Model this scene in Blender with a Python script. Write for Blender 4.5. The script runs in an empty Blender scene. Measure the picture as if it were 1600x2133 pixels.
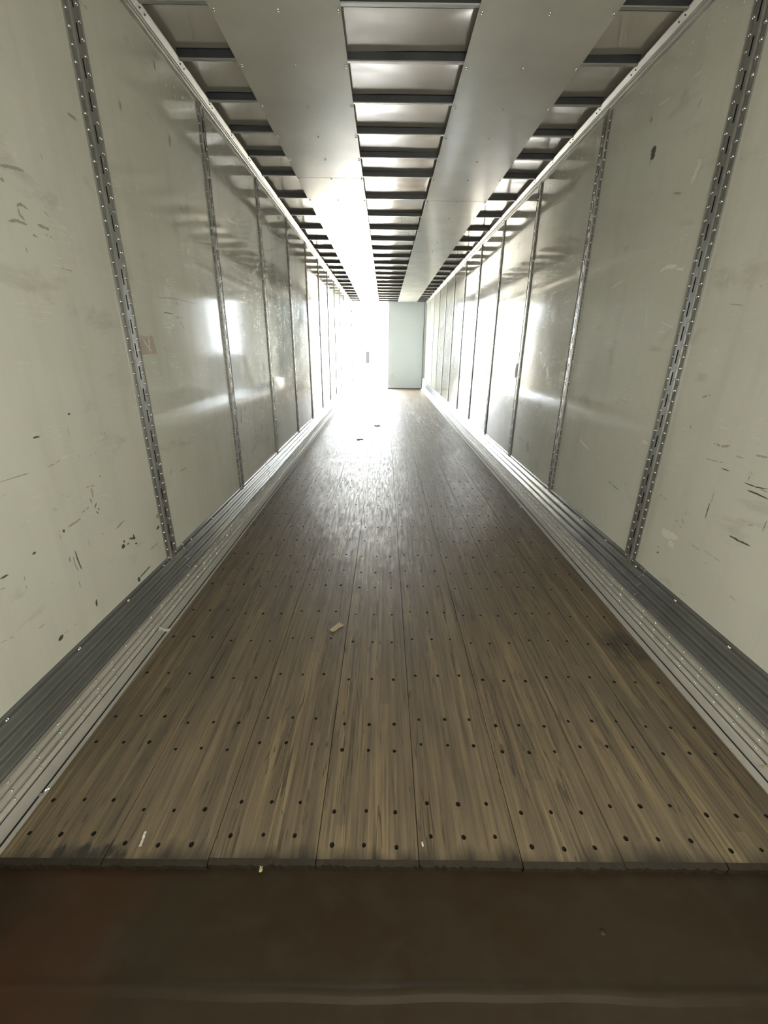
import bpy, math, random
from mathutils import Matrix, Vector

random.seed(7)
scene = bpy.context.scene
col = scene.collection

# ------------------------------------------------------------------ camera
cam_data = bpy.data.cameras.new('camera')
cam_data.sensor_fit = 'HORIZONTAL'
cam_data.sensor_width = 36.0
cam_data.lens = 892.866 / 1600.0 * 36.0
cam_data.clip_start = 0.05
cam_data.clip_end = 500
cam = bpy.data.objects.new('camera', cam_data)
col.objects.link(cam)
PITCH, ROLL, YAW = -0.36565, 0.012066, 0.002056
cp, sp = math.cos(PITCH), math.sin(PITCH)
fwd = Vector((math.sin(YAW) * cp, math.cos(YAW) * cp, sp))
r0 = Vector((math.cos(YAW), -math.sin(YAW), 0))
u0 = r0.cross(fwd)
rgt = r0 * math.cos(ROLL) + u0 * math.sin(ROLL)
up = u0 * math.cos(ROLL) - r0 * math.sin(ROLL)
M = Matrix.Identity(4)
for i in range(3):
    M[i][0], M[i][1], M[i][2] = rgt[i], up[i], -fwd[i]
M[0][3], M[1][3], M[2][3] = -0.1062, 0.0, 1.3398
cam.matrix_world = M
scene.camera = cam

# ------------------------------------------------------------------ sky, sun, exposure
world = bpy.data.worlds.new('sky')
scene.world = world
world.use_nodes = True
bg = world.node_tree.nodes['Background']
bg.inputs['Color'].default_value = (0.90, 0.96, 1.0, 1)
bg.inputs['Strength'].default_value = 3.2
sun_data = bpy.data.lights.new('sun', 'SUN')
sun_data.energy = 4.0
sun_data.angle = math.radians(0.6)
sun_data.color = (1.0, 0.93, 0.8)
sun = bpy.data.objects.new('sun', sun_data)
col.objects.link(sun)
sun.rotation_euler = (math.radians(38), 0, math.radians(-28))
portal_data = bpy.data.lights.new('doorway_portal', 'AREA')
portal_data.shape = 'RECTANGLE'
portal_data.size, portal_data.size_y = 1.3, 2.9
portal_data.cycles.is_portal = True
portal = bpy.data.objects.new('doorway_portal', portal_data)
col.objects.link(portal)
portal.location = (-0.625, 15.6, 1.4)
portal.rotation_euler = (math.radians(-90), 0, 0)   # faces into the trailer (-y)

scene.view_settings.view_transform = 'Standard'
scene.view_settings.look = 'None'
scene.view_settings.gamma = 1
scene.view_settings.use_curve_mapping = False
scene.view_settings.exposure = 3.86
scene.cycles.max_bounces = 14
scene.cycles.diffuse_bounces = 9
scene.cycles.glossy_bounces = 9
scene.cycles.sample_clamp_indirect = 0
scene.cycles.use_denoising = True
scene.cycles.use_adaptive_sampling = True
scene.cycles.adaptive_threshold = 0.03

# ------------------------------------------------------------------ dimensions
WX = 1.25            # inner face of the side walls
Y0, Y1 = -0.40, 15.48
RAIL_Z = 2.705       # lower edge of the top rail
POST_L = [2.083 + 1.2174 * k for k in range(-1, 11)]
POST_R = [2.105 + 1.2174 * k for k in range(-1, 11)]
SHEET_Z = 2.735
BOW_Y = [2.57 - 0.405 * k for k in (4, 3, 2, 1)] + [2.571, 2.974, 3.381, 3.790, 4.188, 4.593]
while BOW_Y[-1] < 15.0:
    BOW_Y.append(BOW_Y[-1] + 0.598)


# ------------------------------------------------------------------ helpers
class MB:
    def __init__(self):
        self.v, self.f, self.m = [], [], []

    def quad(self, a, b, c, d, m=0):
        n = len(self.v)
        self.v += [a, b, c, d]
        self.f.append((n, n + 1, n + 2, n + 3))
        self.m.append(m)

    def poly(self, pts, m=0):
        n = len(self.v)
        self.v += list(pts)
        self.f.append(tuple(range(n, n + len(pts))))
        self.m.append(m)

    def box(self, x0, x1, y0, y1, z0, z1, m=0):
        n = len(self.v)
        self.v += [(x0, y0, z0), (x1, y0, z0), (x1, y1, z0), (x0, y1, z0),
                   (x0, y0, z1), (x1, y0, z1), (x1, y1, z1), (x0, y1, z1)]
        for q in ((0, 3, 2, 1), (4, 5, 6, 7), (0, 1, 5, 4), (1, 2, 6, 5), (2, 3, 7, 6), (3, 0, 4, 7)):
            self.f.append(tuple(n + i for i in q))
            self.m.append(m)

    def extrude_y(self, prof, y0, y1, m=0, closed=False, caps=False):
        """prof: list of (x, z); swept from y0 to y1."""
        n = len(self.v)
        k = len(prof)
        self.v += [(x, y0, z) for x, z in prof] + [(x, y1, z) for x, z in prof]
        for i in range(k if closed else k - 1):
            j = (i + 1) % k
            self.f.append((n + i, n + j, n + k + j, n + k + i))
            self.m.append(m)
        if caps and closed:
            self.f.append(tuple(n + i for i in range(k)))
            self.m.append(m)
            self.f.append(tuple(n + k + i for i in reversed(range(k))))
            self.m.append(m)

    def dome(self, c, nrm, r, h, seg=8, m=0):
        """small rivet head at c, domed along nrm."""
        nrm = Vector(nrm).normalized()
        t = nrm.orthogonal().normalized()
        b = nrm.cross(t)
        c = Vector(c)
        n = len(self.v)
        rings = ((1.0, 0.0), (0.86, 0.5), (0.5, 0.87))
        for s, hh in rings:
            for i in range(seg):
                a = 2 * math.pi * i / seg
                self.v.append(tuple(c + (t * math.cos(a) + b * math.sin(a)) * r * s + nrm * h * hh))
        self.v.append(tuple(c + nrm * h))
        for k in range(2):
            for i in range(seg):
                j = (i + 1) % seg
                self.f.append((n + k * seg + i, n + k * seg + j, n + (k + 1) * seg + j, n + (k + 1) * seg + i))
                self.m.append(m)
        for i in range(seg):
            self.f.append((n + 2 * seg + i, n + 2 * seg + (i + 1) % seg, n + 3 * seg))
            self.m.append(m)

    def mesh(self, name, mats, smooth=False):
        me = bpy.data.meshes.new(name)
        me.from_pydata(self.v, [], self.f)
        for mt in (mats if isinstance(mats, (list, tuple)) else [mats]):
            me.materials.append(mt)
        me.polygons.foreach_set('material_index', self.m)
        if smooth:
            me.polygons.foreach_set('use_smooth', [True] * len(me.polygons))
        me.update()
        return me

    def build(self, name, mats, parent=None, smooth=False):
        return link(name, self.mesh(name, mats, smooth), parent)


def link(name, me, parent=None, loc=None):
    o = bpy.data.objects.new(name, me)
    col.objects.link(o)
    if parent:
        o.parent = parent
    if loc:
        o.location = loc
    return o


def root(name, label, cat, kind=None, loc=(0, 0, 0)):
    o = bpy.data.objects.new(name, None)
    o.empty_display_size = 0.1
    o.location = loc
    col.objects.link(o)
    return tag(o, label, cat, kind)


def tag(o, label, cat, kind=None, group=None):
    o['label'] = label
    o['category'] = cat
    if kind:
        o['kind'] = kind
    if group:
        o['group'] = group
    return o


def stuff(o):
    o['kind'] = 'stuff'
    return o


# ------------------------------------------------------------------ materials
class NT:
    def __init__(self, name):
        self.mat = bpy.data.materials.new(name)
        self.mat.use_nodes = True
        self.t = self.mat.node_tree
        self.bsdf = self.t.nodes['Principled BSDF']

    def n(self, kind, **props):
        nd = self.t.nodes.new(kind)
        for k, v in props.items():
            setattr(nd, k, v)
        return nd

    def lk(self, a, b):
        self.t.links.new(a, b)

    def setv(self, sock, v):
        if hasattr(v, 'default_value') or isinstance(v, bpy.types.NodeSocket):
            self.lk(v, sock)
        else:
            sock.default_value = v

    def math(self, op, a, b=0.0, c=None, clamp=False):
        nd = self.n('ShaderNodeMath', operation=op, use_clamp=clamp)
        self.setv(nd.inputs[0], a)
        self.setv(nd.inputs[1], b)
        if c is not None:
            self.setv(nd.inputs[2], c)
        return nd.outputs[0]

    def pos(self):
        return self.n('ShaderNodeNewGeometry').outputs['Position']

    def map(self, vec, scale=(1, 1, 1), rot=(0, 0, 0), loc=(0, 0, 0)):
        nd = self.n('ShaderNodeMapping')
        self.lk(vec, nd.inputs['Vector'])
        nd.inputs['Scale'].default_value = scale
        nd.inputs['Rotation'].default_value = rot
        nd.inputs['Location'].default_value = loc
        return nd.outputs[0]

    def noise(self, vec, scale=1.0, detail=2.0, rough=0.5, dist=0.0):
        nd = self.n('ShaderNodeTexNoise')
        self.lk(vec, nd.inputs['Vector'])
        nd.inputs['Scale'].default_value = scale
        nd.inputs['Detail'].default_value = detail
        nd.inputs['Roughness'].default_value = rough
        nd.inputs['Distortion'].default_value = dist
        return nd.outputs['Fac']

    def ramp(self, fac, stops):
        nd = self.n('ShaderNodeValToRGB')
        self.lk(fac, nd.inputs[0])
        el = nd.color_ramp.elements
        while len(el) < len(stops):
            el.new(0.5)
        for e, (p, c) in zip(el, stops):
            e.position = p
            e.color = (c, c, c, 1) if isinstance(c, (int, float)) else (*c, 1)
        return nd.outputs[0]

    def mix(self, fac, a, b, blend='MIX'):
        nd = self.n('ShaderNodeMix', data_type='RGBA', blend_type=blend)
        self.setv(nd.inputs[0], fac)
        for s, v in ((nd.inputs[6], a), (nd.inputs[7], b)):
            if isinstance(v, tuple):
                s.default_value = (*v, 1) if len(v) == 3 else v
            else:
                self.lk(v, s)
        return nd.outputs[2]

    def bump(self, h, strength, dist, nrm=None):
        nd = self.n('ShaderNodeBump')
        nd.inputs['Strength'].default_value = strength
        nd.inputs['Distance'].default_value = dist
        self.lk(h, nd.inputs['Height'])
        if nrm:
            self.lk(nrm, nd.inputs['Normal'])
        return nd.outputs[0]

    def out(self, color=None, rough=None, metal=None, normal=None, spec=None):
        for key, v in (('Base Color', color), ('Roughness', rough), ('Metallic', metal),
                       ('Normal', normal), ('Specular IOR Level', spec)):
            if v is None:
                continue
            s = self.bsdf.inputs[key]
            if isinstance(v, tuple):
                s.default_value = (*v, 1)
            elif isinstance(v, (int, float)):
                s.default_value = v
            else:
                self.lk(v, s)
        return self.mat


def mat_metal(name, colr, rough, metal=1.0, blotch=0.12, bscale=3.0, wav=0.0, wscale=(2, 2, 2), wdist=0.01, fine=0.0):
    m = NT(name)
    p = m.pos()
    nz = m.noise(m.map(p, (bscale, bscale, bscale)), 1, 5, 0.6)
    lo = tuple(c * (1 - blotch * 1.6) for c in colr)
    hi = tuple(min(1, c * (1 + blotch)) for c in colr)
    c = m.mix(m.ramp(nz, [(0.3, 0.0), (0.7, 1.0)]), lo, hi)
    r = m.math('MULTIPLY_ADD', nz, rough * 0.2, rough * 0.9)
    nrm = None
    if wav:
        nrm = m.bump(m.noise(m.map(p, wscale), 1, 1.5, 0.4), wav, wdist)
    if fine:
        nrm = m.bump(m.noise(m.map(p, (90, 90, 90)), 1, 3), fine, 0.001, nrm)
    return m.out(c, r, metal, nrm)


def mat_wall(name):
    m = NT(name)
    p = m.pos()
    base = m.mix(m.ramp(m.noise(p, 1.3, 4, 0.6), [(0.3, 0.0), (0.7, 1.0)]), (0.72, 0.725, 0.655), (0.80, 0.805, 0.74))
    # faint vertical run marks and grime
    run = m.ramp(m.noise(m.map(p, (1, 9, 0.9)), 1, 4, 0.65), [(0.50, 0.0), (0.78, 1.0)])
    base = m.mix(m.math('MULTIPLY', run, 0.28), base, (0.52, 0.51, 0.45))
    # rubbed smudges from freight
    sm = m.ramp(m.noise(m.map(p, (1, 3.0, 7.0), (0.45, 0, 0)), 1, 6, 0.62, 0.4), [(0.60, 0.0), (0.74, 1.0)])
    base = m.mix(m.math('MULTIPLY', sm, 0.40), base, (0.36, 0.35, 0.30))
    # thin scratches in three directions
    tot = None
    for k, (rx, sy, sz, w) in enumerate(((0.35, 2.2, 40, 0.007), (-0.9, 2.6, 44, 0.007), (1.35, 2.0, 46, 0.006), (-0.25, 2.6, 36, 0.007))):
        nn = m.noise(m.map(p, (1, sy, sz), (rx, 0, 0), (k * 3.7, k * 1.9, k * 5.1)), 1, 2.0, 0.5, 0.25)
        line = m.math('LESS_THAN', m.math('ABSOLUTE', m.math('SUBTRACT', nn, 0.5)), w)
        mask = m.math('GREATER_THAN', m.noise(m.map(p, (1, 5, 5), (0, 0, 0), (k * 2.3, k, 0)), 1, 3), 0.615)
        line = m.math('MULTIPLY', line, mask)
        tot = line if tot is None else m.math('MAXIMUM', tot, line)
    # scratches gather in the band that pallets touch, one to two metres up
    sep = m.n('ShaderNodeSeparateXYZ')
    m.lk(p, sep.inputs[0])
    band = m.n('ShaderNodeMapRange', interpolation_type='SMOOTHSTEP')
    m.lk(m.math('ABSOLUTE', m.math('SUBTRACT', sep.outputs['Z'], 1.35)), band.inputs['Value'])
    band.inputs['From Min'].default_value, band.inputs['From Max'].default_value = 1.1, 0.4
    tot = m.math('MULTIPLY', tot, m.math('MULTIPLY_ADD', band.outputs[0], 0.8, 0.2))
    # denser short scuffs deeper in, where loads are shoved against the panels
    gy = m.n('ShaderNodeMapRange', interpolation_type='SMOOTHSTEP')
    m.lk(sep.outputs['Y'], gy.inputs['Value'])
    gy.inputs['From Min'].default_value, gy.inputs['From Max'].default_value = 2.9, 4.4
    nn = m.noise(m.map(p, (1, 8, 11)), 1, 2.0, 0.5, 1.6)
    sc = m.math('LESS_THAN', m.math('ABSOLUTE', m.math('SUBTRACT', nn, 0.5)), 0.014)
    sc = m.math('MULTIPLY', sc, m.math('GREATER_THAN', m.noise(m.map(p, (1, 6, 6), (0, 0, 0), (5, 8, 2)), 1, 3), 0.52))
    sc = m.math('MULTIPLY', sc, m.math('MULTIPLY', gy.outputs[0], band.outputs[0]))
    base = m.mix(m.math('MULTIPLY', sc, 0.7), base, (0.90, 0.90, 0.88))
    tot = m.math('MAXIMUM', tot, sc)
    base = m.mix(m.math('MULTIPLY', tot, 0.35), base, (0.80, 0.79, 0.75))
    rough = m.math('ADD', m.math('MULTIPLY_ADD', m.noise(p, 2.2, 5, 0.6), 0.12, 0.025), m.math('MULTIPLY', tot, 0.25), clamp=True)
    nrm = m.bump(m.noise(m.map(p, (1, 1.6, 2.4)), 1, 2, 0.5), 0.25, 0.006)
    nrm = m.bump(tot, 0.35, 0.0008, nrm)
    return m.out(base, rough, 0.0, nrm, 0.42)


def mat_wood(name):
    m = NT(name)
    p = m.pos()
    sep = m.n('ShaderNodeSeparateXYZ')
    m.lk(p, sep.inputs[0])
    x, y = sep.outputs['X'], sep.outputs['Y']
    strip = m.math('FLOOR', m.math('MULTIPLY', m.math('ADD', x, 5.005), 1 / 0.0322))
    wn = m.n('ShaderNodeTexWhiteNoise', noise_dimensions='1D')
    m.lk(strip, wn.inputs['W'])
    cell = m.math('FLOOR', m.math('ADD', m.math('MULTIPLY', y, 0.6), m.math('MULTIPLY', wn.outputs['Value'], 7.0)))
    cmb = m.n('ShaderNodeCombineXYZ')
    m.lk(strip, cmb.inputs[0])
    m.lk(cell, cmb.inputs[1])
    wn2 = m.n('ShaderNodeTexWhiteNoise', noise_dimensions='3D')
    m.lk(cmb.outputs[0], wn2.inputs['Vector'])
    v = wn2.outputs['Value']
    lam = m.ramp(v, [(0.0, (0.182, 0.134, 0.083)), (0.4, (0.224, 0.166, 0.100)), (0.85, (0.262, 0.196, 0.116)), (1.0, (0.32, 0.242, 0.135))])
    grain = m.noise(m.map(p, (75, 2.2, 1)), 1, 6, 0.65)
    lam = m.mix(m.ramp(grain, [(0.35, 0.85), (0.62, 0.0)]), lam, (0.085, 0.066, 0.046))
    # worn light streaks along the boards
    wear = m.ramp(m.noise(m.map(p, (22, 1.1, 1), (0, 0, 0.02), (3, 1, 0)), 1, 5, 0.6), [(0.58, 0.0), (0.75, 0.7)])
    lam = m.mix(wear, lam, (0.26, 0.20, 0.13))
    # grime patches and spills
    gr = m.ramp(m.noise(m.map(p, (2.6, 1.1, 1)), 1, 5, 0.6), [(0.50, 0.0), (0.72, 1.0)])
    lam = m.mix(m.math('MULTIPLY', gr, 0.55), lam, (0.095, 0.082, 0.066))
    # dark oily patch by the right edge and grime at the sawn front edge
    dx = m.math('MULTIPLY', m.math('SUBTRACT', x, 1.06), 1 / 0.15)
    dy = m.math('MULTIPLY', m.math('SUBTRACT', y, 1.72), 1 / 0.28)
    d = m.math('ADD', m.math('MULTIPLY', dx, dx), m.math('MULTIPLY', dy, dy))
    nz = m.noise(p, 9, 4, 0.6)
    oil = m.ramp(m.math('ADD', d, m.math('MULTIPLY', nz, 1.2)), [(0.60, 0.7), (1.75, 0.0)])
    lam = m.mix(oil, lam, (0.018, 0.018, 0.018))
    ex = m.math('MULTIPLY', m.math('SUBTRACT', x, -0.93), 1 / 0.30)
    ey = m.math('MULTIPLY', m.math('SUBTRACT', y, 0.775), 1 / 0.075)
    e2 = m.math('ADD', m.math('ADD', m.math('MULTIPLY', ex, ex), m.math('MULTIPLY', ey, ey)), m.math('MULTIPLY', m.noise(m.map(p, (22, 9, 1)), 1, 4, 0.6), 1.6))
    lam = m.mix(m.ramp(e2, [(0.8, 0.9), (1.9, 0.0)]), lam, (0.012, 0.011, 0.009))
    edge = m.ramp(m.math('ADD', y, m.math('MULTIPLY', m.noise(m.map(p, (16, 3, 1)), 1, 4), 0.16)), [(0.835, 0.95), (0.885, 0.0)])
    lam = m.mix(edge, lam, (0.020, 0.015, 0.011))
    # lamella glue lines
    fr = m.math('FRACT', m.math('MULTIPLY', m.math('ADD', x, 5.005), 1 / 0.0322))
    gl = m.math('LESS_THAN', fr, 0.05)
    lam = m.mix(m.math('MULTIPLY', gl, 0.35), lam, (0.05, 0.04, 0.03))
    # long gouges and drag lines
    tot = None
    for k, (sx, sy, rz, w) in enumerate(((13, 0.45, 0.02, 0.006), (19, 0.6, -0.05, 0.005), (26, 0.9, 0.03, 0.006))):
        nn = m.noise(m.map(p, (sx, sy, 1), (0, 0, rz), (k * 4.1, k * 2.7, 0)), 1, 3, 0.55)
        line = m.math('LESS_THAN', m.math('ABSOLUTE', m.math('SUBTRACT', nn, 0.5)), w)
        mask = m.math('GREATER_THAN', m.noise(m.map(p, (5, 1.4, 1), (0, 0, 0), (k * 3.3, 0, 0)), 1, 2), 0.52)
        line = m.math('MULTIPLY', line, mask)
        tot = line if tot is None else m.math('MAXIMUM', tot, line)
    lam = m.mix(m.math('MULTIPLY', tot, 0.7), lam, (0.05, 0.038, 0.026))
    # polished and scuffed patches: gloss varies from lamella to lamella and with fine wear
    fine = m.noise(m.map(p, (55, 5.0, 1), (0, 0, 0), (2, 7, 0)), 1, 5, 0.7)
    patch = m.noise(m.map(p, (3, 2.0, 1), (0, 0, 0), (9, 1, 0)), 1, 4, 0.6)
    rough = m.math('ADD', m.math('MULTIPLY_ADD', m.ramp(fine, [(0.35, 0.0), (0.65, 1.0)]), 0.20, 0.31), m.math('MULTIPLY', patch, 0.14))
    nrm = m.bump(m.noise(m.map(p, (6, 2.5, 1)), 1, 4, 0.6), 0.6, 0.008)
    nrm = m.bump(fine, 0.5, 0.003, nrm)
    nrm = m.bump(m.math('SUBTRACT', 1.0, tot), 0.6, 0.002, nrm)
    return m.out(lam, rough, 0.0, nrm, 1.0)


def mat_rust(name):
    m = NT(name)
    p = m.pos()
    c = m.mix(m.ramp(m.noise(m.map(p, (3, 5, 3)), 1, 6, 0.65), [(0.3, 0.0), (0.7, 1.0)]), (0.032, 0.018, 0.007), (0.038, 0.027, 0.013))
    sep = m.n('ShaderNodeSeparateXYZ')
    m.lk(p, sep.inputs[0])
    dx = m.math('MULTIPLY', m.math('SUBTRACT', sep.outputs['X'], -0.95), 1 / 0.42)
    d = m.math('ADD', m.math('MULTIPLY', dx, dx), m.math('MULTIPLY', m.noise(m.map(p, (4, 5, 1)), 1, 5, 0.6), 1.2))
    c = m.mix(m.ramp(d, [(0.5, 0.75), (1.9, 0.0)]), c, (0.066, 0.024, 0.009))
    c = m.mix(m.ramp(m.noise(m.map(p, (7, 9, 1), (0, 0, 0), (1, 3, 0)), 1, 5, 0.65), [(0.5, 0.0), (0.8, 0.45)]), c, (0.058, 0.050, 0.034))
    r = m.math('MULTIPLY_ADD', m.noise(p, 14, 4), 0.3, 0.35)
    nrm = m.bump(m.noise(p, 60, 4), 0.3, 0.0015)
    nrm = m.bump(m.noise(m.map(p, (4, 2, 1)), 1, 2), 0.3, 0.01, nrm)
    return m.out(c, r, 0.15, nrm)


def mat_plain(name, colr, rough=0.6, metal=0.0, vary=0.1, scale=8.0):
    m = NT(name)
    nz = m.noise(m.pos(), scale, 4, 0.6)
    c = m.mix(nz, tuple(k * (1 - vary) for k in colr), tuple(min(1, k * (1 + vary)) for k in colr))
    return m.out(c, rough, metal)


WALL = mat_wall('white_panel_paint')
STEEL = mat_metal('galvanised_steel', (0.40, 0.40, 0.39), 0.36, 0.65, 0.06, 6.0)
RIVET = mat_metal('rivet_aluminium', (0.80, 0.80, 0.78), 0.22, 1.0, 0.05)
SCUFF = mat_metal('scuff_steel', (0.38, 0.39, 0.395), 0.20, 0.8, 0.08, 5.0)
ALU = mat_metal('aluminium_extrusion', (0.74, 0.715, 0.67), 0.40, 0.35, 0.05, 9.0)
RAIL = mat_metal('rail_aluminium', (0.74, 0.73, 0.69), 0.40, 0.7, 0.08, 5.0)
SHEET = mat_metal('ceiling_sheet_aluminium', (0.62, 0.615, 0.575), 0.20, 0.08, 0.06, 2.5, 0.03, (5, 2.2, 1), 0.003)
SHEET.node_tree.nodes['Principled BSDF'].inputs['Specular IOR Level'].default_value = 0.2
ROOF = mat_metal('roof_skin_aluminium', (0.70, 0.66, 0.615), 0.13, 0.58, 0.05, 3.0, 0.35, (4.5, 6, 1), 0.008)
BOW = mat_metal('roof_bow_steel', (0.062, 0.067, 0.078), 0.40, 0.3, 0.2, 4.0)
DARK = mat_plain('dark_void', (0.012, 0.012, 0.012), 0.8)  # near-black, so slots and recesses look shaded by colour
WOOD = mat_wood('laminated_oak')
ENDS = mat_plain('grimy_board_ends', (0.030, 0.022, 0.014), 0.8, 0, 0.5, 40)
HOLE = mat_plain('screw_hole', (0.012, 0.009, 0.007), 0.7)
RUST = mat_rust('rusty_steel')
DOOR = mat_plain('door_paint', (0.44, 0.49, 0.53), 0.35, 0.0, 0.05, 3.0)
FRAME = mat_plain('door_frame_steel', (0.42, 0.46, 0.50), 0.45, 0.3, 0.1)
GASKET = mat_plain('rubber_gasket', (0.10, 0.11, 0.12), 0.6)
MARK = mat_plain('rubber_scuff', (0.10, 0.105, 0.085), 0.6, 0, 0.3, 60)
FAINT = mat_plain('faint_scuff', (0.42, 0.42, 0.345), 0.45, 0, 0.2, 40)
LABEL = mat_plain('torn_label', (0.56, 0.47, 0.41), 0.6, 0, 0.12, 60)
PALE = mat_plain('bare_scrape', (0.86, 0.85, 0.80), 0.4, 0, 0.05, 40)
ASPH = mat_plain('asphalt', (0.035, 0.035, 0.036), 0.9, 0, 0.2, 2.0)
CONC = mat_plain('concrete_yard', (0.50, 0.44, 0.34), 0.9, 0, 0.15, 0.4)

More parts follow.
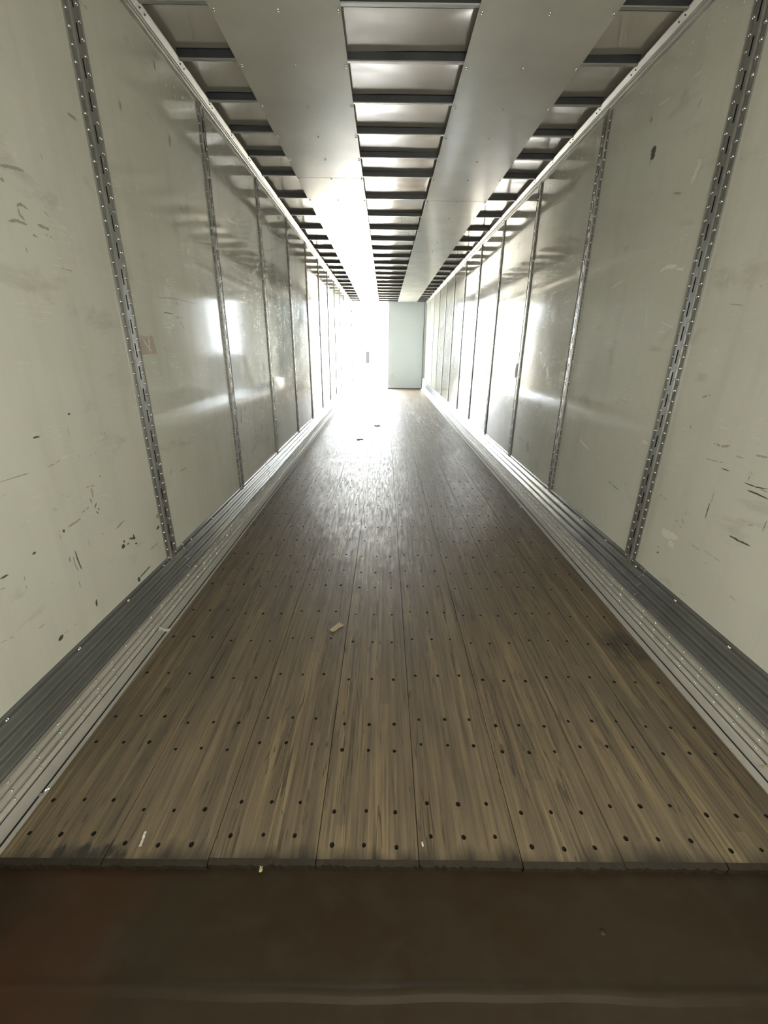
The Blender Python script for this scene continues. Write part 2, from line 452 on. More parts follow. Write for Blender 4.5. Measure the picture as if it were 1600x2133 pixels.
# ------------------------------------------------------------------ side walls
# rubbed marks on the wall paint: ([(y, z), ...], width, 0 dark / 1 faint / 2 pale)
MARKS = {
    'left': [
        ([(1.387,1.053),(1.402,1.053),(1.416,1.051)],0.0068,0), ([(1.57,1.102),(1.583,1.103)],0.0122,0), ([(1.223,0.953),(1.27,0.952),(1.339,0.95)],0.0018,0),
        ([(1.208,0.912),(1.234,0.914)],0.0014,1), ([(1.38,0.806),(1.407,0.8)],0.0025,1), ([(1.392,0.814),(1.387,0.792)],0.0032,1),
        ([(1.399,0.812),(1.394,0.79)],0.0032,1), ([(1.407,0.809),(1.402,0.789)],0.0032,1), ([(1.503,0.724),(1.43,0.719)],0.0081,1),
        ([(1.401,0.713),(1.412,0.718)],0.0158,0), ([(1.386,0.729),(1.384,0.684)],0.0038,1), ([(1.41,0.947),(1.481,0.956)],0.0042,1),
        ([(1.57,0.826),(1.621,0.819)],0.0047,1), ([(1.599,0.816),(1.593,0.772)],0.0094,1), ([(1.577,0.778),(1.581,0.759)],0.0058,0),
        ([(1.607,0.75),(1.588,0.732)],0.0054,0), ([(1.608,0.725),(1.614,0.718)],0.0092,0), ([(1.594,0.72),(1.603,0.704)],0.0049,0),
        ([(1.51,0.743),(1.567,0.75)],0.0064,1), ([(1.685,0.603),(1.752,0.616)],0.0086,1), ([(1.697,0.515),(1.719,0.505)],0.0227,0),
        ([(1.719,0.526),(1.721,0.531)],0.012,0), ([(1.735,0.507),(1.753,0.505)],0.0077,0), ([(1.76,0.524),(1.807,0.506)],0.0098,0),
        ([(1.795,0.529),(1.795,0.5)],0.0127,0), ([(1.793,0.483),(1.809,0.478)],0.0109,0), ([(1.254,0.698),(1.271,0.698)],0.0085,0),
        ([(1.433,0.623),(1.435,0.583),(1.441,0.54)],0.0064,0), ([(1.399,0.616),(1.397,0.593)],0.0092,1), ([(1.418,0.607),(1.415,0.574),(1.424,0.54)],0.0075,1),
        ([(1.123,0.682),(1.153,0.68)],0.0067,0), ([(1.201,0.646),(1.199,0.63)],0.0053,1), ([(1.197,0.614),(1.197,0.605)],0.0061,1),
        ([(1.112,0.651),(1.131,0.647)],0.0046,1), ([(1.413,0.506),(1.411,0.477)],0.0085,1), ([(1.755,0.307),(1.774,0.316)],0.0285,0),
        ([(1.774,0.316),(1.874,0.324)],0.0081,0), ([(1.473,0.388),(1.467,0.359)],0.0113,0), ([(1.251,0.359),(1.277,0.365)],0.0153,0),
        ([(1.283,0.365),(1.304,0.364)],0.0052,1), ([(1.19,0.453),(1.221,0.452)],0.005,1), ([(1.332,0.364),(1.345,0.363)],0.007,1),
        ([(1.088,0.493),(1.103,0.489)],0.005,1), ([(1.056,0.501),(1.088,0.493)],0.0025,1), ([(1.895,0.4),(1.977,0.4)],0.0079,1),
        ([(1.293,0.568),(1.312,0.561)],0.0039,1), ([(1.657,0.845),(1.67,0.841)],0.0085,1), ([(1.593,0.619),(1.604,0.616)],0.0084,1),
        ([(1.552,1.061),(1.552,1.027)],0.0036,1), ([(1.753,1.015),(1.751,0.989)],0.0053,1), ([(1.576,0.952),(1.572,0.936)],0.0044,1),
        ([(1.616,0.934),(1.672,0.939)],0.0029,1), ([(1.446,0.845),(1.444,0.831)],0.0044,1), ([(1.463,0.824),(1.484,0.824)],0.0045,1),
        ([(2.004,0.526),(2.039,0.541)],0.0207,1), ([(1.988,0.472),(2.018,0.476)],0.0169,0), ([(1.513,0.63),(1.508,0.602)],0.0039,1),
        ([(1.546,1.83),(1.575,1.838),(1.611,1.844),(1.641,1.847)],0.0105,1), ([(1.74,1.924),(1.743,1.909)],0.0047,1), ([(1.532,1.793),(1.547,1.792)],0.0147,1),
        ([(1.564,1.736),(1.592,1.746),(1.617,1.74)],0.0103,1), ([(1.575,1.732),(1.576,1.716),(1.591,1.702)],0.0097,1), ([(1.522,1.685),(1.556,1.695),(1.598,1.693)],0.0095,1),
        ([(1.645,1.703),(1.675,1.703),(1.706,1.702)],0.0108,1), ([(1.603,1.671),(1.631,1.664)],0.0074,1), ([(1.672,1.683),(1.701,1.679)],0.0063,1),
        ([(1.566,1.626),(1.569,1.608)],0.0069,1), ([(1.69,1.754),(1.712,1.741)],0.0048,1), ([(1.719,1.589),(1.77,1.588)],0.0055,1),
        ([(1.956,2.112),(1.985,2.11)],0.0094,1), ([(2.426,1.492),(2.444,1.498),(2.537,1.498)],0.004,0), ([(2.549,1.482),(2.648,1.484)],0.0072,1),
        ([(2.606,1.463),(2.65,1.426)],0.0169,1), ([(2.374,1.563),(2.574,1.576),(2.915,1.576)],0.0049,1), ([(2.587,1.563),(2.608,1.546)],0.0127,1),
        ([(2.142,1.346),(2.302,1.382)],0.0036,1), ([(2.147,1.378),(2.139,1.3)],0.0067,2), ([(2.136,1.293),(2.278,1.295)],0.0035,2),
        ([(2.279,1.34),(2.281,1.295)],0.0121,1), ([(2.176,1.366),(2.239,1.309)],0.0067,2), ([(2.236,1.38),(2.219,1.313)],0.0071,2),
        ([(2.182,1.346),(2.181,1.306)],0.0056,1), ([(2.267,1.367),(2.267,1.326)],0.006,1), ([(3.489,0.902),(3.457,0.753)],0.0369,1),
        ([(3.6,0.882),(3.567,0.844)],0.0382,1), ([(3.981,0.666),(4.039,0.607)],0.0563,1), ([(4.232,1.181),(4.321,1.124)],0.0795,1),
        ([(4.225,1.081),(4.298,1.056)],0.0579,1), ([(2.328,0.681),(2.424,0.677)],0.0087,1), ([(2.206,0.69),(2.241,0.717)],0.0093,1),
        ([(2.329,2.31),(2.329,2.278)],0.0164,1), ([(1.935,2.11),(1.982,2.108)],0.0092,1), ([(2.154,2.525),(2.195,2.526)],0.0096,1),
        ([(2.803,2.372),(2.79,2.306)],0.015,1), ([(2.736,2.637),(2.734,2.6)],0.0143,1),
    ],
    'right': [
        ([(1.749,0.988),(1.697,0.987),(1.663,0.997)],0.011,1), ([(1.673,0.904),(1.629,0.904)],0.0041,0), ([(1.77,0.919),(1.675,0.925)],0.0042,1),
        ([(1.688,0.925),(1.676,0.927)],0.0065,1), ([(1.621,0.967),(1.581,0.966)],0.0052,1), ([(1.541,0.989),(1.485,0.994)],0.0074,1),
        ([(1.53,0.93),(1.535,0.892)],0.0051,1), ([(1.547,0.882),(1.488,0.882),(1.443,0.89)],0.0046,0), ([(1.522,0.86),(1.474,0.86),(1.43,0.857)],0.0059,0),
        ([(1.472,0.881),(1.439,0.878)],0.0058,1), ([(1.672,0.803),(1.672,0.76)],0.0037,1), ([(1.679,0.753),(1.679,0.682)],0.0051,0),
        ([(1.535,0.669),(1.485,0.669),(1.436,0.672)],0.0085,0), ([(1.406,0.785),(1.409,0.743)],0.0032,0), ([(1.473,0.739),(1.451,0.749)],0.006,1),
        ([(2.001,0.685),(1.927,0.675)],0.0048,1), ([(1.848,0.608),(1.826,0.608)],0.0074,1), ([(1.811,0.632),(1.782,0.609)],0.0058,1),
        ([(1.812,0.594),(1.79,0.591)],0.0064,1), ([(1.917,0.44),(1.909,0.44)],0.0099,0), ([(1.913,0.411),(1.897,0.415)],0.0104,0),
        ([(1.725,0.549),(1.649,0.546)],0.0048,1), ([(1.636,0.558),(1.536,0.552)],0.0034,1), ([(1.615,0.514),(1.603,0.511)],0.0097,1),
        ([(1.692,0.315),(1.654,0.321)],0.0052,1), ([(1.458,0.452),(1.415,0.45)],0.0043,1), ([(2.309,0.645),(2.287,0.645)],0.0108,1),
        ([(2.236,0.898),(2.187,0.896)],0.0164,2), ([(1.913,1.037),(1.9,1.014)],0.0072,1), ([(1.92,0.52),(1.802,0.537)],0.043,2),
        ([(1.849,0.503),(1.815,0.483)],0.0394,2), ([(1.798,0.671),(1.787,0.653)],0.0074,1), ([(2.408,1.709),(2.36,1.719),(2.277,1.711)],0.0191,2),
        ([(2.281,1.7),(2.223,1.691),(2.222,1.709)],0.0126,2), ([(1.893,1.156),(1.84,1.173)],0.009,1), ([(1.873,1.516),(1.798,1.506)],0.0043,1),
        ([(1.746,1.566),(1.736,1.56)],0.0072,1), ([(2.43,1.448),(2.46,1.561)],0.0056,2), ([(2.309,1.476),(2.185,1.439)],0.005,2),
        ([(2.775,1.715),(2.9,1.688)],0.0073,2), ([(2.435,2.039),(2.367,2.018)],0.0123,1), ([(2.703,2.312),(2.69,2.253)],0.0448,0),
        ([(2.708,2.259),(2.709,2.234)],0.0136,1), ([(2.303,2.119),(2.27,2.112)],0.0068,2), ([(2.277,2.11),(2.292,2.073),(2.306,2.037)],0.03,2),
        ([(2.369,2.361),(2.389,2.334)],0.0096,1), ([(2.789,2.46),(2.771,2.433)],0.0202,1), ([(2.486,2.478),(2.407,2.474)],0.008,2),
        ([(2.733,2.487),(2.633,2.477)],0.009,2), ([(2.02,2.029),(2.013,2.027)],0.0065,1), ([(4.639,1.207),(4.663,1.065)],0.0959,0),
        ([(4.026,1.369),(3.958,1.339)],0.0445,1), ([(2.957,0.76),(2.805,0.73)],0.0153,2), ([(2.484,0.604),(2.35,0.59)],0.0116,1),
        ([(4.026,0.527),(3.961,0.438)],0.0811,1), ([(6.059,1.105),(5.966,1.018)],0.0628,1),
    ],
}


def scuff_marks(side, parent):
    s = -1 if side == 'left' else 1
    rnd = random.Random(11)
    b = MB()
    for k_, (pts, w, shade) in enumerate(MARKS[side]):
        off = 0.0003 + 0.00001 * k_
        pts = [Vector(p) for p in pts]
        if (pts[-1] - pts[0]).length < w * 0.6:      # blob
            c = (pts[0] + pts[-1]) / 2
            b.poly([(s * (WX - off), c.x + w * 0.5 * rnd.uniform(0.6, 1.1) * math.cos(k * 0.698),
                     c.y + w * 0.5 * rnd.uniform(0.6, 1.1) * math.sin(k * 0.698)) for k in range(9)], shade)
            continue
        fine = []
        for p, q in zip(pts[:-1], pts[1:]):
            n = max(2, int((q - p).length / 0.008))
            fine += [p.lerp(q, t / n) for t in range(n)]
        fine.append(pts[-1])
        n = len(fine)
        d = (pts[-1] - pts[0]).normalized()
        nv = Vector((-d.y, d.x))
        lo, hi = [], []
        for i, p in enumerate(fine):
            t = i / (n - 1)
            hw = w * 0.5 * min(1, 0.35 + 4 * t, 0.25 + 4 * (1 - t))
            lo.append(p - nv * hw * rnd.uniform(0.55, 1.15))
            hi.append(p + nv * hw * rnd.uniform(0.55, 1.15))
        for i in range(n - 1):
            if shade == 1 and rnd.random() < 0.12:
                continue
            q = [lo[i], lo[i + 1], hi[i + 1], hi[i]]
            b.poly([(s * (WX - off), v.x, v.y) for v in q], shade)
    if side == 'left':     # torn label remains, a scribbled pinkish square
        b.poly([(s * (WX - 0.00025), y, z) for y, z in ((2.137, 1.292), (2.272, 1.290), (2.280, 1.340), (2.270, 1.384), (2.215, 1.379), (2.142, 1.383))], 3)
        for q in range(16):
            y, z = rnd.uniform(2.15, 2.26), rnd.uniform(1.30, 1.375)
            a, l = rnd.uniform(0.3, 2.6), rnd.uniform(0.012, 0.03)
            dy, dz = l * math.cos(a), l * math.sin(a)
            b.poly([(s * (WX - 0.002), y - dz * 0.05, z + dy * 0.05), (s * (WX - 0.002), y + dy, z + dz), (s * (WX - 0.002), y + dz * 0.05, z - dy * 0.05)], 2 if q % 3 else 1)
    stuff(b.build('scuff_marks', [MARK, FAINT, PALE, LABEL], parent))
    # two rows of painted rivets under the top rail
    r = MB()
    y = 0.26
    while y < Y1 - 0.1:
        for z, dy in ((2.630, 0.0), (2.590, 0.0)):
            r.dome((s * WX, y + dy, z), (-s, 0, 0), 0.0045, 0.0016 if side == 'left' else 0.0024, 7)
        y += 0.1035
    stuff(r.build('rivets', [WALL], parent, True))



def post_mesh(side):
    """slotted logistics post, local origin at the wall face; s = direction into the trailer."""
    s = 1 if side == 'left' else -1
    b = MB()
    z0, z1 = 0.262, RAIL_Z + 0.01
    prof = [(-0.055, 0.0), (-0.055, 0.0045), (-0.053, 0.0062), (-0.050, 0.0045), (-0.0475, 0.003), (-0.026, 0.003), (-0.0235, 0.0006), (-0.0205, 0.0006), (-0.0185, 0.0095), (-0.0165, 0.0105)]

    def strip(a, bb):
        (u0_, d0), (u1, d1) = a, bb
        b.quad((s * d0, u0_, z0), (s * d1, u1, z0), (s * d1, u1, z1), (s * d0, u0_, z1), 2 if d0 < 0.001 and d1 < 0.001 else 0)  # groove floor takes darker steel to paint in its shade
    for i in range(len(prof) - 1):
        strip(prof[i], prof[i + 1])
    rp = [(-u, d) for u, d in reversed(prof)]
    for i in range(len(rp) - 1):
        strip(rp[i], rp[i + 1])
    d = 0.0105
    hw, hl = 0.0046, 0.030
    zc = 1.514 - 0.0985 * 12
    z = z0
    while zc < z1 - 0.06:
        a, e = zc - hl, zc + hl
        if a > z0 + 0.01:
            b.quad((s * d, -0.0165, z), (s * d, 0.0165, z), (s * d, 0.0165, a), (s * d, -0.0165, a))
            for u0_, u1 in ((-0.0165, -hw), (hw, 0.0165)):
                b.quad((s * d, u0_, a), (s * d, u1, a), (s * d, u1, e), (s * d, u0_, e))
            for u in (-hw, hw):
                b.quad((s * d, u, a), (s * d, u, e), (s * 0.001, u, e), (s * 0.001, u, a), 1)
            b.quad((s * 0.001, -hw, a), (s * 0.001, hw, a), (s * 0.001, hw, e), (s * 0.001, -hw, e), 1)
            z = e
        zc += 0.0985
    b.quad((s * d, -0.0165, z), (s * d, 0.0165, z), (s * d, 0.0165, z1), (s * d, -0.0165, z1))
    r = MB()
    zz = 1.513 - 0.0493 * 25
    while zz < z1 - 0.02:
        if zz > z0 + 0.01:
            for u in (-0.0360, 0.0350):
                r.dome((s * 0.003, u, zz), (s, 0, 0), 0.0070, 0.0060)
        zz += 0.0493
    return b.mesh('logistics_post', [STEEL, DARK, BOW]), r.mesh('rivets', [RIVET], True)


def side_wall(side):
    s = -1 if side == 'left' else 1
    posts = POST_L if side == 'left' else POST_R
    w = root('wall_' + side, 'long %s side wall of white panels with slotted steel posts' % side, 'wall', 'structure')
    edges = [Y0] + [y for y in posts] + [Y1]
    for a, e in zip(edges[:-1], edges[1:]):
        if e - a < 0.05:
            continue
        b = MB()
        x0, x1 = sorted((s * WX, s * (WX + 0.012)))
        ny = 10
        # panel as a slightly dished sheet, a real double-sided thickness
        b.box(x0, x1, a + 0.001, e - 0.001, 0.0, 2.86)
        b.build('wall_panel', [WALL], w)
    b = MB()
    x0, x1 = sorted((s * (WX + 0.013), s * (WX + 0.03)))
    b.box(x0, x1, Y0 - 0.03, Y1, -0.15, 2.93)
    b.build('outer_skin', [FRAME], w)
    pm, rm = post_mesh(side)
    for y in posts:
        p = link('logistics_post', pm, w, (s * WX, y, 0))
        stuff(link('rivets', rm, p))
    scuff_marks(side, w)
    return w


wall_left = side_wall('left')
wall_right = side_wall('right')


# ------------------------------------------------------------------ baseboards: corrugated scuff plate over riveted bottom rail
def baseboard(side):
    s = -1 if side == 'left' else 1
    w = root('baseboard_' + side, 'corrugated grey steel scuff band above riveted aluminium rail, %s wall' % side, 'baseboard', 'structure')
    # scuff plates, overlapping end to end
    joints = {'left': [Y0, 2.23, 2.96, 4.08, 6.5, 8.95, 11.4, 13.85, Y1 - 0.02],
              'right': [Y0, 1.98, 3.46, 5.9, 8.35, 10.8, 13.2, Y1 - 0.02]}[side]
    for k, (a, e) in enumerate(zip(joints[:-1], joints[1:])):
        prof = [(0.0, 0.288), (0.004, 0.288), (0.0045, 0.268)]
        for t in range(33):
            zc = 0.2655 - 0.159 * t / 32
            prof.append((0.0045 + 0.0115 * (1 + math.cos(2 * math.pi * (zc - 0.186) / 0.053)), zc))
        prof += [(0.004, 0.1015), (0.0, 0.1015)]
        off = 0.0022 * (k % 2)
        pts = [(s * (WX - d - (off if d > 0 else 0)), z + (0.004 if k % 2 else 0) * (1 if z > 0.27 else 0)) for d, z in prof]
        b = MB()
        b.extrude_y(pts, a - 0.02, e + 0.0)
        b.poly([(x, a - 0.02, z) for x, z in pts])
        b.poly([(x, e, z) for x, z in pts])
        pl = b.build('scuff_plate', [SCUFF], w, True)
        pl.data.polygons[-1].use_smooth = pl.data.polygons[-2].use_smooth = False
        r = MB()
        y = 0.99 + (0.05 if side == 'right' else 0)
        while y < e - 0.02:
            if y > a + 0.02 and y > 0.4:
                r.dome((s * (WX - 0.0045 - off), y, 0.266), (-s, 0, 0), 0.007, 0.0055)
            y += 0.331
        if r.v:
            stuff(r.build('rivets', [RIVET], pl, True))
    # bottom rail: ribbed aluminium with three rivet rows, then a flat ledge on the floor
    prof = [(0.0, 0.112, 0), (0.016, 0.111, 2), (0.016, 0.104, 2), (0.009, 0.102, 1), (0.0085, 0.0985, 0)]
    for zc in (0.0755, 0.0685, 0.0385, 0.0315):
        prof += [(0.009, zc + 0.0024, 2), (0.0145, zc + 0.0010, 2), (0.0145, zc - 0.0010, 1), (0.0085, zc - 0.0012, 1), (0.0085, zc - 0.0032, 0)]
    prof += [(0.009, 0.0045, 2), (0.013, 0.003, 1), (0.0125, 0.000, 1), (0.0145, 0.000, 0), (0.058, 0.000, 2), (0.0585, 0.003, 2), (0.061, 0.003, 1), (0.0615, -0.02, 1)]
    b = MB()
    for (d0, z0, m0), (d1, z1, _) in zip(prof[:-1], prof[1:]):
        b.quad((s * (WX - d0), Y0, z0), (s * (WX - d1), Y0, z1), (s * (WX - d1), Y1 - 0.01, z1), (s * (WX - d0), Y1 - 0.01, z0), m0)
    rail = b.build('bottom_rail', [ALU, BOW, RAIL], w)  # rib highlights and groove shade coloured in with lighter and darker metal
    r = MB()
    y = 0.92 + 0.004
    while y < Y1 - 0.1:
        for z in (0.0905, 0.0535, 0.0155):
            r.dome((s * (WX - 0.009), y, z), (-s, 0, 0.25), 0.0058, 0.0058)
        y += 0.1067
    stuff(r.build('rivets', [RIVET], rail, True))
    # thin metal edge strip beside the boards
    b = MB()
    xo = s * (WX - 0.067)
    xi = -1.170 if side == 'left' else 1.154
    x0, x1 = sorted((xo, xi))
    b.box(x0, x1, 0.76, Y1 - 0.01, -0.02, 0.002)
    b.build('edge_strip', [ALU], w)
    return w


baseboard('left')
baseboard('right')


# ------------------------------------------------------------------ top rails
def top_rail(side, n):
    s = -1 if side == 'left' else 1
    w = root('trim_%d' % n, 'pale aluminium top rail with ridge and screw pairs, %s wall' % side, 'rail', 'structure')
    prof = [(0.0, 2.700), (0.006, 2.700), (0.007, 2.708), (0.010, 2.716), (0.016, 2.7195), (0.0165, 2.7145), (0.0195, 2.7145),
            (0.0205, 2.7215), (0.026, 2.7235), (0.0265, 2.721), (0.029, 2.721), (0.030, 2.7255), (0.050, 2.741), (0.052, 2.744), (0.050, 2.746), (0.0, 2.747)]
    b = MB()
    b.extrude_y([(s * (WX - d), z) for d, z in prof], Y0, Y1)
    r_ = b.build('rail', [RAIL], w)
    r = MB()
    nrm = Vector((-s * 0.0155, 0, -0.020)).normalized()
    for y in BOW_Y:
        for dy in (-0.004, 0.040):
            r.dome((s * (WX - 0.041), y + dy, 2.734), (-s * 0.6, 0, -0.8), 0.0045, 0.003)
    stuff(r.build('rail_screws', [BOW], r_, True))
    return w


top_rail('left', 1)
top_rail('right', 2)

# ------------------------------------------------------------------ ceiling
ceiling = root('ceiling', 'aluminium roof skin over dark steel bows with two riveted sheet strips', 'ceiling', 'structure')
# roof skin: pillowed between bows
b = MB()
ys = []
allb = [Y0 - 0.3] + BOW_Y + [Y1]
for a, e in zip(allb[:-1], allb[1:]):
    for t in range(6):
        ys.append((a + (e - a) * t / 6, math.sin(math.pi * t / 6)))
ys.append((Y1, 0))
nx = 24
for yy, pil in ys:
    for i in range(nx + 1):
        x = -WX - 0.01 + (2 * WX + 0.02) * i / nx
        b.v.append((x, yy, 2.771 + 0.006 * pil + 0.003 * math.sin(x * 5 + yy * 2.3) * pil))
for j in range(len(ys) - 1):
    for i in range(nx):
        n = j * (nx + 1) + i
        b.f.append((n, n + nx + 1, n + nx + 2, n + 1))
        b.m.append(0)
b.build('roof_skin', [ROOF], ceiling, True)

b = MB()
b.box(-1.28, 1.28, Y0 - 0.03, Y1 + 0.12, 2.90, 2.93)
b.build('outer_roof', [FRAME], ceiling)

# roof bows: dark pressed-steel hat sections
bm_ = MB()
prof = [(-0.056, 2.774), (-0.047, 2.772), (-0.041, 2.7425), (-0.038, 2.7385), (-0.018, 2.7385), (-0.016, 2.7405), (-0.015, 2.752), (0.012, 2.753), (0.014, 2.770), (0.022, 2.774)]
mi = [0, 0, 1, 1, 1, 2, 2, 0, 0]  # lighter lip and black recess: floor light and gap shade put into colour
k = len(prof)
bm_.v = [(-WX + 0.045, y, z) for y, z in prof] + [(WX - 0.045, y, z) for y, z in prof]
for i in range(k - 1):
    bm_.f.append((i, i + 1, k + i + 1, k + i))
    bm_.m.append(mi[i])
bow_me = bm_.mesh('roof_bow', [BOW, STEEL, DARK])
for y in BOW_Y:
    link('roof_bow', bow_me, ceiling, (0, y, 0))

# two strips of sheet metal screwed under the bows
STR = {'left': (-0.900, -0.318), 'right': (0.290, 0.904)}
SEAMS = {'left': [Y0, BOW_Y[9], BOW_Y[10], BOW_Y[14], BOW_Y[18], BOW_Y[22], Y1 - 0.12],
         'right': [Y0, BOW_Y[10], BOW_Y[14], BOW_Y[18], BOW_Y[22], Y1 - 0.12]}
for side in ('left', 'right'):
    xa, xb = STR[side]
    for kk, (a, e) in enumerate(zip(SEAMS[side][:-1], SEAMS[side][1:])):
        b = MB()
        z = SHEET_Z - 0.0012 * (kk % 2)
        ny = max(4, int((e - a) / 0.1))
        nxs = 8
        for j in range(ny + 1):
            yy = a - 0.01 + (e - a + 0.022) * j / ny
            for i in range(nxs + 1):
                x = xa + (xb - xa) * i / nxs
                sag = 0.0
                b.v.append((x, yy, z - 0.0005 + sag))
        for j in range(ny):
            for i in range(nxs):
                n = j * (nxs + 1) + i
                b.f.append((n, n + nxs + 1, n + nxs + 2, n + 1))
                b.m.append(0)
        sh = b.build('ceiling_sheet', [SHEET], ceiling)
        so = sh.modifiers.new('thickness', 'SOLIDIFY')
        so.thickness = 0.0016
        so.offset = -1
        r = MB()
        for y in BOW_Y:
            if a - 0.005 <= y < e - 0.005:
                for x in (xa + 0.018, (xa + xb) / 2 + 0.012, xb - 0.012):
                    r.dome((x, y - 0.006, z - 0.003), (0, 0, -1), 0.0075, 0.0065)
        if r.v:
            stuff(r.build('sheet_screws', [RIVET], sh, True))

# ------------------------------------------------------------------ floor
floor = root('floor', 'long worn floor of laminated hardwood boards with rows of screw holes', 'floor', 'structure')
SEAM_X = [-1.170, -0.876, -0.583, -0.283, 0.005, 0.294, 0.580, 0.868, 1.154]
ROW = [0.822, 0.921, 1.136, 1.250, 1.487, 1.739, 1.970, 2.245, 2.432, 2.655, 2.910, 3.167]
while ROW[-1] < 15.1:
    ROW.append(ROW[-1] + 0.254)


def board(x0, x1, shift, seed):
    rnd = random.Random(seed)
    b = MB()
    g = 0.0011
    x0, x1 = x0 + g, x1 - g
    yf = 0.757 + rnd.uniform(-0.003, 0.004)
    zt = rnd.uniform(-0.0008, 0.0008)
    w = x1 - x0
    cx = [x0, x0 + w * 0.30, x0 + w * 0.62, x1]
    hx = [x0 + 0.037, x0 + 0.132, x0 + 0.226]
    if w < 0.285:
        hx = [x0 + w * f for f in (0.125, 0.45, 0.78)]
    cx = [x0, (hx[0] + hx[1]) / 2, (hx[1] + hx[2]) / 2, x1]
    rows = [r + shift for r in ROW]
    yb = [yf + 0.016] + [(p + q) / 2 for p, q in zip(rows[:-1], rows[1:])] + [Y1]
    for j, ry in enumerate(rows):
        ya, ye = yb[j], yb[j + 1]
        for i in range(3):
            xa, xb = cx[i], cx[i + 1]
            c = (hx[i] + rnd.uniform(-0.003, 0.003), ry + rnd.uniform(-0.003, 0.003))
            rr = 0.0062 * rnd.uniform(0.85, 1.2)
            outer = [(xb, c[1]), (xb, ye), (c[0], ye), (xa, ye), (xa, c[1]), (xa, ya), (c[0], ya), (xb, ya)]
            inner = []
            for q in range(8):
                an = math.pi / 4 * q
                inner.append((c[0] + rr * math.cos(an), c[1] + rr * 1.1 * math.sin(an)))
            n = len(b.v)
            b.v += [(p[0], p[1], zt) for p in outer] + [(p[0], p[1], zt) for p in inner]
            b.v += [(c[0] + (p[0] - c[0]) * 0.8, c[1] + (p[1] - c[1]) * 0.8, zt - 0.007) for p in inner]
            for q in range(8):
                t = (q + 1) % 8
                b.f.append((n + q, n + t, n + 8 + t, n + 8 + q))
                b.m.append(0)
                b.f.append((n + 8 + q, n + 8 + t, n + 16 + t, n + 16 + q))
                b.m.append(1)
            b.f.append(tuple(n + 16 + q for q in range(8)))
            b.m.append(1)
    # sides, and a ragged worn front edge
    for xx in (x0, x1):
        b.quad((xx, yb[0], zt), (xx, Y1, zt), (xx, Y1, -0.03), (xx, yb[0], -0.03))
    seg = 30
    jag = [(x0 + w * i / seg, yf + rnd.uniform(-0.002, 0.002) + (0.004 if rnd.random() < 0.12 else 0)) for i in range(seg + 1)]
    for (xa, ja), (xb, jb) in zip(jag[:-1], jag[1:]):
        b.quad((xa, yb[0], zt), (xb, yb[0], zt), (xb, jb, zt - 0.004), (xa, ja, zt - 0.004), 2)
        b.quad((xa, ja, zt - 0.004), (xb, jb, zt - 0.004), (xb, jb + 0.004, -0.028), (xa, ja + 0.004, -0.028), 2)
    return b.build('floor_board', [WOOD, HOLE, ENDS], floor)


for i in range(8):
    board(SEAM_X[i], SEAM_X[i + 1], (-0.014 if i % 2 else 0.012), 31 + i)
b = MB()
b.box(-1.24, 1.24, 0.79, Y1, -0.06, -0.031)
b.build('subfloor', [DARK], floor)

# steel plate in front of the boards
plate = root('steel_plate', 'dark rusty steel plate with a raised fold before the sawn board ends', 'steel plate', None, (0, 0.4, -0.05))
b = MB()
pp = [(0.800, -0.0300), (0.545, -0.0300), (0.532, -0.0285), (0.526, -0.0255), (0.521, -0.0245), (0.515, -0.0255), (0.510, -0.0300), (0.505, -0.034), (0.490, -0.0350), (Y0 + 0.01, -0.0350)]
pb = MB()
xs = [-1.18 + 2.36 * i / 30 for i in range(31)]
rnd = random.Random(5)
for x in xs:
    wob = 0.0012 * math.sin(x * 7) + 0.0008 * math.sin(x * 19 + 1)
    for y, z in pp:
        pb.v.append((x, y - 0.4 + (wob * 2 if 0.5 < y < 0.54 else 0), z + 0.05 + wob * 0.6))
k = len(pp)
for i in range(30):
    for j in range(k - 1):
        n = i * k + j
        pb.f.append((n, n + k, n + k + 1, n + 1))
        pb.m.append(0)
pl = pb.build('plate', [RUST], plate, True)
so = pl.modifiers.new('thickness', 'SOLIDIFY')
so.thickness = 0.004
so.offset = -1
pl.modifiers.new('crisp', 'EDGE_SPLIT')
r = MB()
r.dome((0.458, 0.631 - 0.4, 0.0205), (0, 0, 1), 0.010, 0.006, 10)
r.build('bolt_head', [RUST], plate, True)
r = MB()
r.box(-WX, WX, Y0, 0.81, -0.09, -0.06)
r.build('subfloor', [DARK], floor)

# nose wall behind the camera
nose = root('wall_front', 'white nose wall at the closed end of the trailer, behind the viewpoint', 'wall', 'structure')
b = MB()
b.box(-WX, WX, Y0 - 0.02, Y0, -0.06, 2.86)
b.build('wall_panel', [WALL], nose)

# ------------------------------------------------------------------ rear doorway: closed right door, open left side
door = root('door_1', 'closed pale blue grey rear door, right half of the doorway', 'door', 'structure')
b = MB()
b.box(0.0, 1.175, Y1 + 0.03, Y1 + 0.075, 0.035, 2.735)
b.build('door_panel', [DOOR], door)
b = MB()
b.box(0.0, 1.175, Y1 + 0.026, Y1 + 0.07, -0.02, 0.045)
b.box(1.172, 1.188, Y1 + 0.015, Y1 + 0.07, 0.02, 2.76)
b.build('gasket', [GASKET], door)
b = MB()
for x, z in ((0.10, 2.68), (0.10, 2.60), (1.06, 2.60), (1.12, 2.56), (0.24, 0.385), (0.24, 0.30), (0.08, 0.16), (0.13, 0.16), (0.13, 0.10), (1.05, 2.0), (1.06, 1.4), (1.02, 0.9), (1.1, 0.75)):
    b.dome((x, Y1 + 0.03, z), (0, -1, 0), 0.016, 0.008)
stuff(b.build('door_bolts', [FRAME], door, True))
b = MB()
b.box(0.125, 0.215, Y1 + 0.0285, Y1 + 0.03, 0.40, 0.50)
b.build('label_plate', [FRAME], door)
b = MB()
b.box(0.012, 0.035, Y1 + 0.022, Y1 + 0.03, 0.16, 0.30)
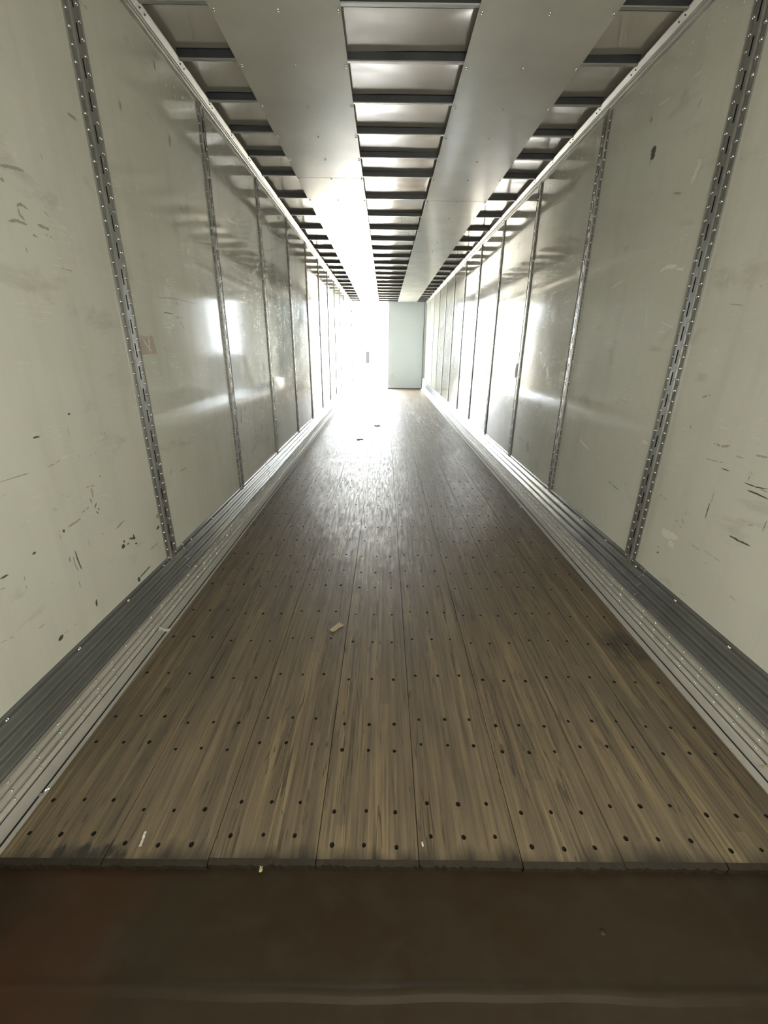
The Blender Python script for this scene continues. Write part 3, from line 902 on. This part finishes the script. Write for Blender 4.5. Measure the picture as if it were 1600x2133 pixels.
b.build('latch_keeper', [FRAME], door)

fr = root('trim_3', 'blue grey steel rear door frame with header and corner posts', 'door frame', 'structure')
b = MB()
b.box(-WX, WX, Y1 + 0.001, Y1 + 0.12, 2.735, 2.90)
b.build('header', [FRAME], fr)
b = MB()
b.box(1.19, WX + 0.02, Y1 + 0.001, Y1 + 0.12, 0.36, 2.735)
b.box(1.19, 1.212, Y1 + 0.001, Y1 + 0.12, -0.03, 0.36)
b.build('corner_post', [FRAME], fr)
b = MB()
b.box(-WX - 0.02, -1.232, Y1 + 0.001, Y1 + 0.12, -0.03, 2.735)
cp_ = b.build('corner_post', [FRAME], fr)
for z in (2.45, 2.05, 1.30, 0.78, 0.30):
    b = MB()
    b.box(-1.232, -1.205, Y1 + 0.03, Y1 + 0.09, z - 0.035, z + 0.035)
    b.build('hinge_butt', [GASKET], cp_)
b = MB()
b.box(-1.25, 1.25, Y1, Y1 + 0.12, -0.10, 0.0)
b.build('sill', [FRAME], fr)

# ------------------------------------------------------------------ added fill lamp, unseen on the nose wall, brightens the near end
lamp = root('added_fill_lamp', 'added white fill lamp, a long strip on the unseen nose wall', 'lamp', None, (0.2, Y0, 1.2))
b = MB()
b.box(-0.75, 0.75, 0.0, 0.03, -0.06, 0.06)
for x in (-0.75, 0.735):
    b.box(x, x + 0.015, 0.03, 0.05, -0.06, 0.06)
b.build('housing', [ALU], lamp)
LENS = NT('fill_lens')
LENS.bsdf.inputs['Emission Color'].default_value = (1.0, 0.93, 0.78, 1)
LENS.bsdf.inputs['Emission Strength'].default_value = 0.25
b = MB()
b.extrude_y([(0, 0)], 0, 0) if False else None
pr = [(0.030 + 0.016 * math.sin(math.pi * t / 8), -0.05 + 0.1 * t / 8) for t in range(9)]
b.v = [(-0.735, y, z) for y, z in pr] + [(0.735, y, z) for y, z in pr]
for i in range(8):
    b.f.append((i, i + 1, 9 + i + 1, 9 + i))
    b.m.append(0)
b.build('diffuser', [LENS.mat], lamp, True)
ld = bpy.data.lights.new('fill_light', 'AREA')
ld.shape = 'RECTANGLE'
ld.size, ld.size_y = 1.46, 0.09
ld.energy = 1.92
ld.color = (1.0, 0.97, 0.82)
lo = bpy.data.objects.new('fill_light', ld)
col.objects.link(lo)
lo.parent = lamp
lo.location = (0, 0.048, 0)
lo.rotation_euler = (math.radians(90), 0, 0)

# ------------------------------------------------------------------ litter on the floor
PAPER = mat_plain('tan_paper', (0.52, 0.44, 0.30), 0.8, 0, 0.08, 30)
WRAP = mat_plain('white_wrap', (0.78, 0.76, 0.70), 0.35, 0, 0.05, 30)
CHIP = mat_plain('dark_bark', (0.10, 0.075, 0.05), 0.8, 0, 0.3, 60)
FOIL = mat_metal('foil', (0.85, 0.85, 0.83), 0.2, 1.0, 0.05)


def scrap(name, label, cat, mat, loc, size, rz, crumple, seed, nx=6, ny=4, group=None):
    """thin torn scrap with a ragged outline and creases, lying on the floor."""
    rnd = random.Random(seed)
    b = MB()
    for j in range(ny + 1):
        for i in range(nx + 1):
            u, v = i / nx - 0.5, j / ny - 0.5
            e = 1.0 if (0 < i < nx and 0 < j < ny) else rnd.uniform(0.75, 1.08)
            b.v.append((u * size[0] * e, v * size[1] * e, crumple * rnd.random() * (1.2 if e != 1.0 else 0.8)))
    for j in range(ny):
        for i in range(nx):
            n = j * (nx + 1) + i
            b.f.append((n, n + 1, n + nx + 2, n + nx + 1))
            b.m.append(0)
    o = b.build(name, [mat])
    o.location = (loc[0], loc[1], (loc[2] if len(loc) > 2 else 0.0) + 0.0022)
    o.rotation_euler = (0, 0, rz)
    so = o.modifiers.new('thickness', 'SOLIDIFY')
    so.thickness = 0.0008
    so.offset = 1
    return tag(o, label, cat, None, group)


scrap('paper_scrap', 'small tan paper scrap lying flat in the middle of the near floor', 'paper', PAPER, (-0.338, 1.836), (0.085, 0.034), 0.9, 0.0008, 3)
scrap('plastic_scrap', 'crumpled white plastic wrap scrap on the left metal ledge', 'plastic', WRAP, (-1.198, 1.795, 0.001), (0.062, 0.022), -0.25, 0.010, 4)
scrap('wood_splinter', 'white upright sliver near the front edge of the floor, left of centre', 'splinter', WRAP, (-0.791, 0.818), (0.008, 0.042), 0.15, 0.004, 5, 2, 6)
scrap('wood_splinter', 'tiny pale sliver beside a screw hole at the floor front, centre', 'splinter', WRAP, (0.018, 0.812), (0.006, 0.014), 0.2, 0.003, 6, 2, 4)
scrap('wood_splinter', 'pale split end of wood poking from the floor front edge', 'splinter', PAPER, (-0.432, 0.752, -0.010), (0.010, 0.018), 0.1, 0.004, 12, 2, 4)
scrap('foil_bit', 'shiny foil bit in the left floor gutter, farther of two', 'foil', FOIL, (-1.172, 0.966), (0.010, 0.022), -0.3, 0.006, 7, 3, 5)
scrap('foil_bit', 'shiny foil bit in the left floor gutter, nearer of two', 'foil', FOIL, (-1.180, 0.945), (0.014, 0.012), 0.4, 0.006, 8, 3, 4)
scrap('pebble_chip', 'bright chip by the right floor edge, next to the rail', 'chip', WRAP, (1.140, 3.640), (0.030, 0.024), 0.3, 0.012, 9, 4, 4)
scrap('twig', 'pale twig caught on the right metal ledge', 'twig', PAPER, (1.222, 1.072, 0.001), (0.038, 0.006), 0.2, 0.004, 10, 6, 2)
scrap('bark_chip', 'flat brown bark chip far down the floor, left of centre', 'bark', CHIP, (-0.482, 6.65), (0.11, 0.10), 0.3, 0.008, 13)
scrap('bark_chip', 'dark bark chip far down the floor in the glare', 'bark', CHIP, (-0.23, 7.9), (0.12, 0.14), 0.5, 0.008, 14)
scrap('bark_chip', 'dark lump of bark in front of the open doorway', 'bark', CHIP, (-0.10, 13.9), (0.15, 0.22), 0.5, 0.018, 15)

# ------------------------------------------------------------------ outside
yard = root('yard_ground', 'dark asphalt yard with a pale sunlit concrete apron outside the doorway', 'ground', 'structure')
b = MB()
b.box(-90, 90, 12, 160, -1.35, -1.21)
b.build('asphalt', [ASPH], yard)
b = MB()
for i in range(6):
    for j in range(9):
        x, y = -4.2 + i * 4.0, 17.0 + j * 3.0
        b.box(x + 0.01, x + 3.99, y + 0.01, y + 2.99, -1.21, -1.20)
b.build('concrete_apron', [CONC], yard)

PANE = mat_plain('dusty_window', (0.014, 0.0145, 0.015), 0.95)
PANE.node_tree.nodes['Principled BSDF'].inputs['Specular IOR Level'].default_value = 0.0
# white building across the yard, with one dark window
bd = root('warehouse', 'sunlit white building across the yard with one dark window', 'building', None, (-3, 45, -1.2))
b = MB()
b.box(-1.3, 17, 0.0, 9.0, 0.0, 4.6)
b.build('building_wall', [mat_plain('white_render', (0.80, 0.79, 0.75), 0.8, 0, 0.04, 0.5)], bd)
b = MB()
b.box(-1.5, 17.2, -0.25, 9.2, 4.6, 4.8)
b.build('roof', [FRAME], bd)
b = MB()
x0, x1, z0, z1 = 1.00, 1.38, 1.09, 2.19
for q in ((x0 - 0.05, x0, z0 - 0.05, z1 + 0.05), (x1, x1 + 0.05, z0 - 0.05, z1 + 0.05), (x0, x1, z1, z1 + 0.05), (x0, x1, z0 - 0.05, z0)):
    b.box(q[0], q[1], -0.04, 0.0, q[2], q[3])
wf = b.build('window', [PALE], bd)
b = MB()
b.box(x0, x1, -0.012, 0.0, z0, z1)
b.build('pane', [PANE], wf)
